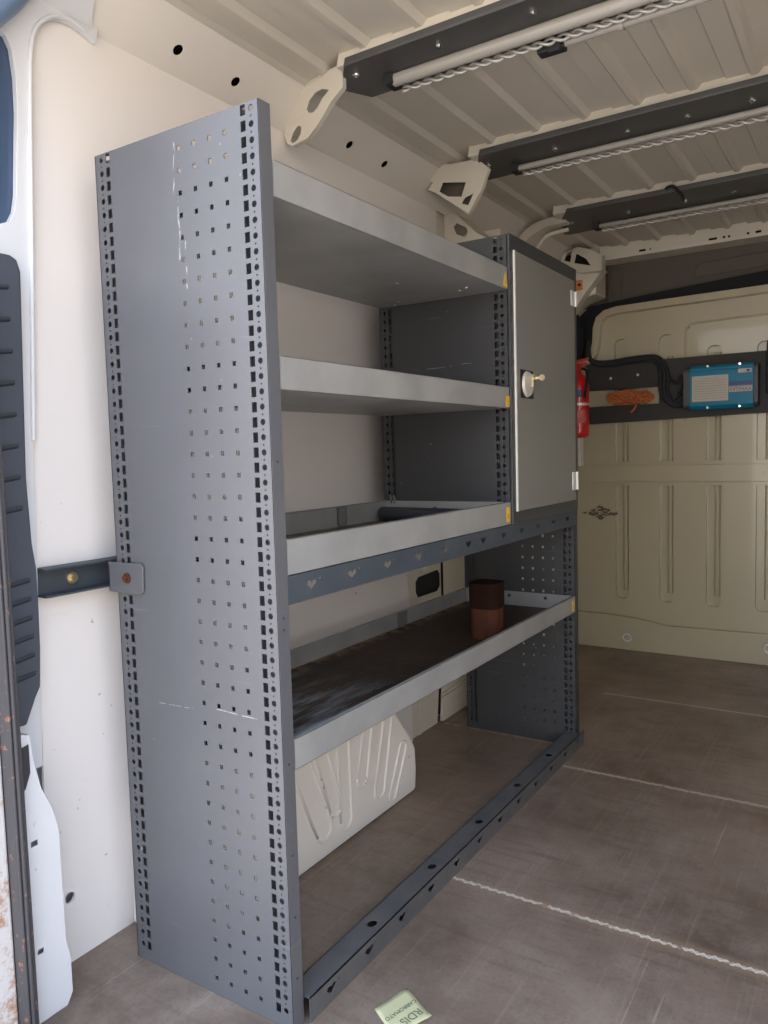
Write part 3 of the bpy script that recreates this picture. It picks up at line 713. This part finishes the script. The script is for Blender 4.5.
# ================================================================ LOOSE THINGS
# bracket from the rack to the wall
br = thing('wall_bracket', 'slate grey channel bracket bolting the rack side to the white wall', 'bracket', (-.09, -.03, .735))
bm = bmesh.new()
box(bm, (-.1, -.108, .737), (-.096, .095, .792)); box(bm, (-.1, -.108, .788), (-.066, .085, .792)); box(bm, (-.1, -.108, .737), (-.066, .085, .741))
P_(link('channel', bm, M['beam'], bevel=.001), br)
bm = bmesh.new()
prism(bm, [(a, -.006, b) for a, b in ((-.019, .737), (.072, .738), (.078, .744), (.080, .790), (.074, .796), (-.019, .795))], (0, .004, 0))
box(bm, (-.019, -.006, .741), (-.015, .09, .790)); box(bm, (-.096, .086, .741), (-.015, .090, .790))
P_(link('flap', bm, M['panel'], bevel=.001), br)
P_(bolt((.036, -.006, .767), (0, -1, 0), .006, M['rust'], None, ln=.008), br)
P_(bolt((-.096, -.034, .764), (1, 0, 0), .0075, M['brass'], None, ln=.012), br)

# roof bars
def roofbar(y0, z, yt, poly, label, screws, tube_x, tube_y, tr):
    r = thing('roof_bar', label, 'roof bar', (.2, y0, z), 'dark strips across the roof rails')
    bm = bmesh.new()
    prism(bm, [(a, b, z) for a, b in poly], (0, 0, -.006))
    ymin = min(b for a, b in poly)
    prism(bm, [(poly[1][0], poly[1][1]-.001, z-.003), (1.6, poly[0][1]-.001, z-.003), (1.6, poly[0][1]-.001, z+.012), (poly[1][0]+.004, poly[1][1]-.001, z+.012)], (0, .004, 0))
    P_(link('strip', bm, M['strip'], bevel=.002), r)
    for sx in screws:
        bm = bmesh.new(); cyl(bm, (sx, yt, z-.006), (sx, yt, z-.009), .0085, n=14); cyl(bm, (sx, yt, z-.009), (sx, yt, z-.014), .0045, n=6); P_(link('screw', bm, M['chrome']), r)
    bm = bmesh.new(); ty = tube_y
    cyl(bm, (tube_x, ty, z-.019), (1.6, ty, z-.019), tr, n=20)
    P_(link('tube', bm, M['tube'], smooth=False), r)
    bm = bmesh.new(); box(bm, (tube_x-.02, ty-.018, z-.030), (tube_x+.004, ty+.03, z-.006)); P_(link('end_clip', bm, M['black'], bevel=.003), r)
    bm = bmesh.new(); wy = ty+.036; pts = [[], []]
    n = int((1.6-tube_x)/.006)
    for k in range(n):
        xx = tube_x+.006*k; t = xx/.030*2*PI*.5
        for q in (0, 1): pts[q].append((xx, wy+.0055*math.cos(t+PI*q), z-.026+.0055*math.sin(t+PI*q)))
    for q in (0, 1): tube(bm, pts[q], .0038, 6)
    P_(link('twisted_cable', bm, M['wire'], smooth=True), r)
    return r
rb1 = roofbar(.558, 1.884, .605, [(1.6, .556), (.176, .560), (.150, .595), (.105, .657), (.142, .730), (1.6, .72)], 'nearest dark strip across the white roof, with a cut corner and pale tube', (.18, .399, .617, .835, 1.05, 1.27), .25, .662, .0145)
rb2 = roofbar(1.238, 1.884, 1.325, [(1.6, 1.234), (.19, 1.240), (.165, 1.29), (.103, 1.418), (.121, 1.455), (1.6, 1.41)], 'middle dark strip across the roof, between the nearest and farthest ones', (.184, .401, .613, .774, .934, 1.15, 1.35), .26, 1.378, .0090)
rb3 = roofbar(1.965, 1.884, 2.09, [(1.6, 1.955), (.204, 1.967), (.17, 2.03), (.099, 2.245), (.118, 2.265), (1.6, 2.16)], 'farthest dark strip across the roof, closest to the bulkhead', (.19, .409, .614, .778, 1.0, 1.2), .27, 2.17, .0080)
# rod with black end under the first bar
rd = thing('roof_rod', 'thin grey rod with a black end cap hanging beside the nearest roof strip', 'rod', (.6, .705, 1.85))
bm = bmesh.new(); cyl(bm, (.63, .722, 1.858), (1.6, .722, 1.858), .009, n=14); cyl(bm, (.76, .722, 1.858), (.77, .722, 1.858), .0125, n=14); P_(link('rod', bm, M['tube']), rd)
bm = bmesh.new(); box(bm, (.585, .708, 1.845), (.645, .738, 1.873)); box(bm, (.612, .702, 1.838), (.640, .712, 1.884)); P_(link('end_cap', bm, M['black'], bevel=.003), rd)
bm = bmesh.new(); tube(bm, spline([(.56, 1.99, 1.884), (.575, 1.965, 1.895), (.60, 1.945, 1.893), (.615, 1.95, 1.878), (.62, 2.0, 1.872), (.612, 2.06, 1.872)]), .006, 8)
tag(link('cable_tie', bm, M['black'], smooth=True), 'black cable tie looped over the farthest roof strip', 'cable tie')

# black tube on the third shelf
bm = bmesh.new(); a = Vector((.030, .895, .8165)); b = Vector((.330, .862, .8165)); d = (b-a).normalized()
cyl(bm, a, b, .0195, n=28); cyl(bm, a-d*.006, a, .012, .0195, n=28, caps=True)
tag(link('rubber_tube', bm, M['black_plastic'], bevel=.002), 'black tube lying in the third tray at its far end', 'tube')
# rusty tin on the bottom tray
tin = thing('rusty_tin', 'rusty brown metal tin with a darker top standing in the lowest shelf tray', 'tin', (.30, .99, .459))
def rsq(cx, cy, w, z0, z1, r=.02, n=5):
    bm = bmesh.new(); o = []
    for sx, sy, a0 in ((1, 1, 0), (-1, 1, PI/2), (-1, -1, PI), (1, -1, 1.5*PI)):
        for k in range(n+1):
            t = a0+PI/2*k/n; o.append((cx+sx*(w/2-r)+r*math.cos(t), cy+sy*(w/2-r)+r*math.sin(t), z0))
    prism(bm, o, (0, 0, z1-z0)); return bm
P_(link('body', rsq(.298, 1.015, .084, .4592, .546, .03), M['rust'], bevel=.002), tin)
P_(link('upper_part', rsq(.298, 1.015, .088, .546, .618, .026), M['rust_dark'], bevel=.003), tin)

# fire extinguisher
ex = thing('fire_extinguisher', 'red fire extinguisher mounted behind the cabinet near the bulkhead', 'fire extinguisher', (.022, 2.65, 1.04))
bm = bmesh.new(); lathe(bm, [(.030, 1.035), (.046, 1.045), (.048, 1.06), (.048, 1.275), (.044, 1.30), (.030, 1.325), (.016, 1.335), (.014, 1.352)], (.022, 2.65), 28)
o = P_(link('cylinder', bm, M['red'], smooth=True), ex)
bm = bmesh.new(); box(bm, (.005, 2.635, 1.352), (.040, 2.665, 1.375)); box(bm, (-.01, 2.640, 1.375), (.065, 2.660, 1.385)); prism(bm, [(.005, 2.642, 1.385), (.07, 2.642, 1.400), (.07, 2.642, 1.408), (.0, 2.642, 1.398)], (0, .016, 0))
P_(link('valve', bm, M['red'], bevel=.002), ex)
bm = bmesh.new(); tube(bm, spline([(.04, 2.64, 1.36), (.066, 2.63, 1.345), (.072, 2.62, 1.30), (.068, 2.61, 1.25), (.066, 2.605, 1.22)]), .006, 8); P_(link('hose', bm, M['black'], smooth=True), ex)
bm = bmesh.new(); cyl(bm, (.022, 2.65, 1.185), (.022, 2.65, 1.197), .0495, n=28); P_(link('strap', bm, M['hinge']), ex)
def wrap(r, a0, a1, z0, z1, n=10):
    bm = bmesh.new(); rows = []
    for k in range(n+1):
        t = a0+(a1-a0)*k/n; rows.append([bm.verts.new((.022+rr*math.cos(t), 2.65+rr*math.sin(t), z)) for rr, z in ((r, z0), (r, z1), (r+.0006, z1), (r+.0006, z0))])
    for p, q in zip(rows, rows[1:]):
        for i in range(4): bm.faces.new((p[i], p[(i+1) % 4], q[(i+1) % 4], q[i]))
    bm.faces.new(rows[0]); bm.faces.new(rows[-1][::-1]); return bm
P_(link('label', wrap(.0482, -1.9, -.9, 1.225, 1.258), M['inv_dkblue']), ex)
P_(link('label', wrap(.0482, -1.7, -.5, 1.105, 1.165), mat('red_white_label', (.66, .2, .18), .5, var=(.6, .03, .03), vscale=90, vamt=.9)), ex)
bm = bmesh.new(); box(bm, (-.11, 2.69, 1.10), (.03, 2.70, 1.13)); box(bm, (.012, 2.66, .90), (.026, 2.70, 1.04)); P_(link('bracket', bm, M['hinge']), ex)

# backing board on the bulkhead with slot open to the left
bm = bmesh.new()
cb = [(.02, 1.10), (.38, 1.108), (1.05, 1.125), (1.05, 1.385), (.38, 1.385), (.02, 1.392), (.02, 1.262), (.36, 1.262), (.36, 1.183), (.02, 1.183)]
prism(bm, [(a, 2.8095, b) for a, b in cb], (0, -.026, 0))
bd = link('backing_board', bm, M['board'], bevel=.001); tag(bd, 'dark slotted backing board fixed to the cream bulkhead', 'board')
for a, b in ((.135, 1.315), (.262, 1.322)): bolt((a, 2.7835, b), (0, -1, 0), .004, M['chrome'], bd, 'screw')
# orange cord bundle
bm = bmesh.new(); random.seed(3)
for cx in (.165, .215, .265, .305):
    for k in range(8):
        pts = []; ph = random.random()*6; rx = random.uniform(.010, .042); rz = random.uniform(.006, .030); cz = random.uniform(-.006, .008); tl = random.uniform(-.5, .5)
        for q in range(17):
            t = 2*PI*q/16; xx = rx*math.cos(t+ph); zz = rz*math.sin(t+ph)
            pts.append((cx+xx*math.cos(tl)-zz*math.sin(tl), 2.768-.004*k*.6+.004*math.sin(3*t), 1.218+cz+.004*math.sin(5*t+ph)+xx*math.sin(tl)*.7+zz*math.cos(tl)))
        tube(bm, pts, .0048, 6)
tube(bm, spline([(.265, 2.765, 1.20), (.255, 2.765, 1.17), (.235, 2.765, 1.145)]), .006, 6)
tag(link('cord_bundle', bm, M['orange'], smooth=True), 'bundle of orange cord tied in the slot of the backing board', 'cord')
# cables
cr = thing('power_cables', 'black power cables running along the board to the blue inverter', 'cable', (.2, 2.765, 1.4))
for k, dz in enumerate((0, .014, .027)):
    dx = .016*k
    pts = [(.042, 2.742, 1.50), (.034+dx*.3, 2.745, 1.44), (.055, 2.755, 1.395+dz*.4), (.12, 2.760, 1.378+dz*.5), (.27, 2.758, 1.385+dz*.6), (.345+dx*.6, 2.756, 1.375+dz*.6), (.372+dx, 2.755, 1.32), (.372+dx, 2.752, 1.24), (.400+dx*.8, 2.750, 1.19-dz*.3), (.44, 2.750, 1.165+dz*.8), (.470, 2.747, 1.172+dz*1.2)]
    bm = bmesh.new(); tube(bm, spline(pts, 6), .0085, 8); P_(link('cable', bm, M['black'], smooth=True), cr)
bm = bmesh.new(); tube(bm, spline([(.40, 2.755, 1.31), (.43, 2.75, 1.275), (.45, 2.752, 1.27), (.462, 2.75, 1.30), (.465, 2.75, 1.25), (.452, 2.75, 1.22), (.470, 2.745, 1.215)]), .006, 8); P_(link('cable', bm, M['black'], smooth=True), cr)
# thick black cover hanging from the corner
bm = bmesh.new(); tube(bm, spline([(-.075, 2.735, 1.64), (-.03, 2.735, 1.60), (-.012, 2.738, 1.54), (-.025, 2.74, 1.45), (-.06, 2.74, 1.40)]), .034, 12)
tag(link('corner_cover', bm, M['cloth_black'], smooth=True), 'black padded cover in the upper corner behind the cabinet', 'cover')
# inverter
iv = thing('power_inverter', 'bright blue power inverter with white label on the bulkhead board', 'inverter', (.65, 2.74, 1.15))
yf = 2.70
def rprism(x0, x1, z0, z1, ya_, yb_, c=.012):
    bm = bmesh.new(); prism(bm, [(x0, yb_, z0), (x0, ya_+c, z0), (x0, ya_, z0+c), (x0, ya_, z1-c), (x0, ya_+c, z1), (x0, yb_, z1)], (x1-x0, 0, 0)); return bm
bodyi = rprism(.510, .768, 1.142, 1.334, yf, 2.783)
for z_ in (1.155, 1.308, 1.322): box(bodyi, (.510, yf-.003, z_), (.768, yf+.01, z_+.004))
bi = P_(link('housing', bodyi, M['inv_blue'], bevel=.002), iv)
P_(link('end_cap', rprism(.480, .510, 1.150, 1.326, yf+.006, 2.783), M['inv_grey'], bevel=.003), iv)
P_(link('end_cap', rprism(.768, .785, 1.150, 1.326, yf+.006, 2.783), M['inv_grey'], bevel=.003), iv)
for a, b in ((.585, 1.329), (.715, 1.329), (.585, 1.148), (.715, 1.148)):
    bm = bmesh.new(); cyl(bm, (a, yf-.004, b), (a, yf+.004, b), .005, n=12); P_(link('screw', bm, M['chrome']), iv)
lb = P_(link('label', B(((.520, yf-.0012, 1.176), (.669, yf, 1.288))), M['label']), iv); lb['label'] = 'white printed instruction label'
bm = bmesh.new(); random.seed(5)
for k in range(8):
    z_ = 1.264-.011*k; xx = .528
    while xx < .658:
        w = random.uniform(.004, .014); box(bm, (xx, yf-.0016, z_), (min(xx+w, .661), yf-.0011, z_+.0022)); xx += w+.003
P_(link('label_print', bm, M['ink_grey']), iv)
P_(link('label_heading', B(((.555, yf-.0016, 1.276), (.632, yf-.0011, 1.2745))), M['ink_red']), iv)
P_(link('stripe', B(((.672, yf-.0010, 1.240), (.765, yf, 1.256))), M['inv_dkblue']), iv)
P_(link('brand_label', B(((.672, yf-.0012, 1.211), (.764, yf, 1.236))), M['label']), iv)
P_(link('rating_label', B(((.708, yf-.0012, 1.291), (.762, yf, 1.311))), M['label']), iv)
P_(link('rating_mark', B(((.742, yf-.0016, 1.295), (.754, yf-.0011, 1.304))), M['ink_blue']), iv)
P_(link('label_line', B(((.676, yf-.0016, 1.2325), (.760, yf-.0011, 1.2345))), M['ink_red']), iv)
RX = Matrix.Rotation(PI/2, 4, 'X')
t_ = text('brand_text', 'EIFDNAX', .021, Matrix.Translation((.719, yf-.0016, 1.2215)) @ RX, M['ink_blue'], None); P_(t_, iv)
# plug on the right
pg = thing('socket_plug', 'black socket plug with cable at the right end of the inverter', 'plug', (.83, 2.75, 1.2))
bm = B(((.812, 2.735, 1.20), (.862, 2.783, 1.385))); P_(link('body', bm, M['black'], bevel=.006), pg)
for z_ in (1.24, 1.275, 1.31):
    bm = bmesh.new(); cyl(bm, (.836, 2.735, z_), (.836, 2.732, z_), .005, n=10); P_(link('contact', bm, M['brass']), pg)
bm = bmesh.new(); tube(bm, spline([(.822, 2.745, 1.36), (.825, 2.74, 1.42), (.85, 2.74, 1.46), (.89, 2.74, 1.46)]), .009, 8); P_(link('cable', bm, M['black'], smooth=True), pg)
# orange clip near the cab corner
bm = B(((.01, 2.588, 1.712), (.062, 2.602, 1.758))); 
o = link('orange_clip', bm, M['orange_clip'], bevel=.004); tag(o, 'small orange clip beside the top of the cabinet', 'clip')
bm = bmesh.new(); cyl(bm, (.050, 2.588, 1.735), (.050, 2.585, 1.735), .007, n=12); link('screw', bm, M['black'], o)
# tie-down rings
for i, (xx, zz) in enumerate(((.215, .066), (.832, .082))):
    r = thing('tie_down_ring', ('left' if i == 0 else 'right') + ' lashing ring low on the bulkhead, ' + ('nearer the rack' if i == 0 else 'cut by the photo edge'), 'ring', (xx, 2.77, zz))
    bm = bmesh.new(); cyl(bm, (xx, 2.7725, zz), (xx, 2.762, zz), .022, .018, n=20); P_(link('base', bm, M['bulk']), r)
    bm = bmesh.new(); pts = [(xx+.020*math.cos(t), 2.757-.004*math.sin(t), zz+.020*math.sin(t)) for t in [2*PI*k/16 for k in range(17)]]
    tube(bm, pts, .004, 6); P_(link('ring', bm, M['hinge'], smooth=True), r)
# note on the floor
nt_ = thing('paper_note', 'small pale green handwritten paper note lying on the plywood floor', 'note', (.54, .14, 0))
bm = bmesh.new(); c0, c1, c2, c3 = Vector((.490, .115, 0)), Vector((.512, .190, 0)), Vector((.587, .152, 0)), Vector((.555, .075, 0))
n = 8; g = {}
for i in range(n+1):
    for j in range(n+1):
        u, v = i/n, j/n; p = (c0*(1-u)+c1*u)*(1-v) + (c3*(1-u)+c2*u)*v
        zz = .0012 + .005*max(0, v-.75)*4*.3 + .004*max(0, .25-v)*4*.4*abs(u-.3) + .0010*math.sin(7*u+3*v)**2
        g[i, j] = bm.verts.new((p.x, p.y, zz))
for i in range(n):
    for j in range(n): bm.faces.new((g[i, j], g[i+1, j], g[i+1, j+1], g[i, j+1]))
o = link('sheet', bm, M['paper'], smooth=True); o.modifiers.new('s', 'SOLIDIFY').thickness = .0004; P_(o, nt_)
def flat(x_, y_, ang): return Matrix.Translation((x_, y_, .0030)) @ Matrix.Rotation(ang, 4, 'Z')
ang = math.atan2(.190-.115, .512-.490) # along the left edge
P_(text('writing', 'RDIS', .023, flat(.556, .132, ang+PI), M['ink_paper'], None, .0002), nt_)
P_(text('writing', 'CARROMATO', .0115, flat(.532, .136, ang+PI), M['ink_paper'], None, .0002), nt_)

# ================================================================ CAMERA, LIGHT
Rm = Matrix(((0.8412887812976946, -0.018045894227735254, 0.5402846769658307), (0.5398698835515257, 0.07947223356798805, -0.837988468253404), (-0.027815378778883522, 0.9966737228367339, 0.07660153334072817)))
cam = bpy.data.cameras.new('camera'); co = bpy.data.objects.new('camera', cam); C.objects.link(co)
co.matrix_world = Matrix.Translation((1.231288957998199, -0.9577804716668963, 0.9899172175009173)) @ Rm.to_4x4()
cam.sensor_fit = 'VERTICAL'; cam.sensor_height = 36.; cam.lens = 771.4871*36/1024; cam.clip_start = .01
scn.camera = co

w = bpy.data.worlds.new('sky'); scn.world = w; w.use_nodes = True
nt = w.node_tree; bg = nt.nodes['Background']
tc = nt.nodes.new('ShaderNodeTexCoord'); s = sep(nt, tc.outputs['Generated'])
f = ramp(nt, s[2], -.05, .7)
c = mix(nt, f, (1.0, .92, .82), (.43, .63, 1.0))
nt.links.new(c, bg.inputs['Color']); bg.inputs['Strength'].default_value = 2.4
sun = bpy.data.lights.new('sun', 'SUN'); sun.energy = 7.0; sun.angle = .01; sun.color = (1, .93, .82)
so = bpy.data.objects.new('sun', sun); C.objects.link(so)
so.rotation_euler = Vector((-.75, .45, .9)).to_track_quat('Z', 'Y').to_euler()
scn.view_settings.view_transform = 'Standard'; scn.view_settings.look = 'None'; scn.view_settings.gamma = 1.; scn.view_settings.use_curve_mapping = False
scn.view_settings.exposure = 1.0
scn.cycles.max_bounces = 10; scn.cycles.diffuse_bounces = 7
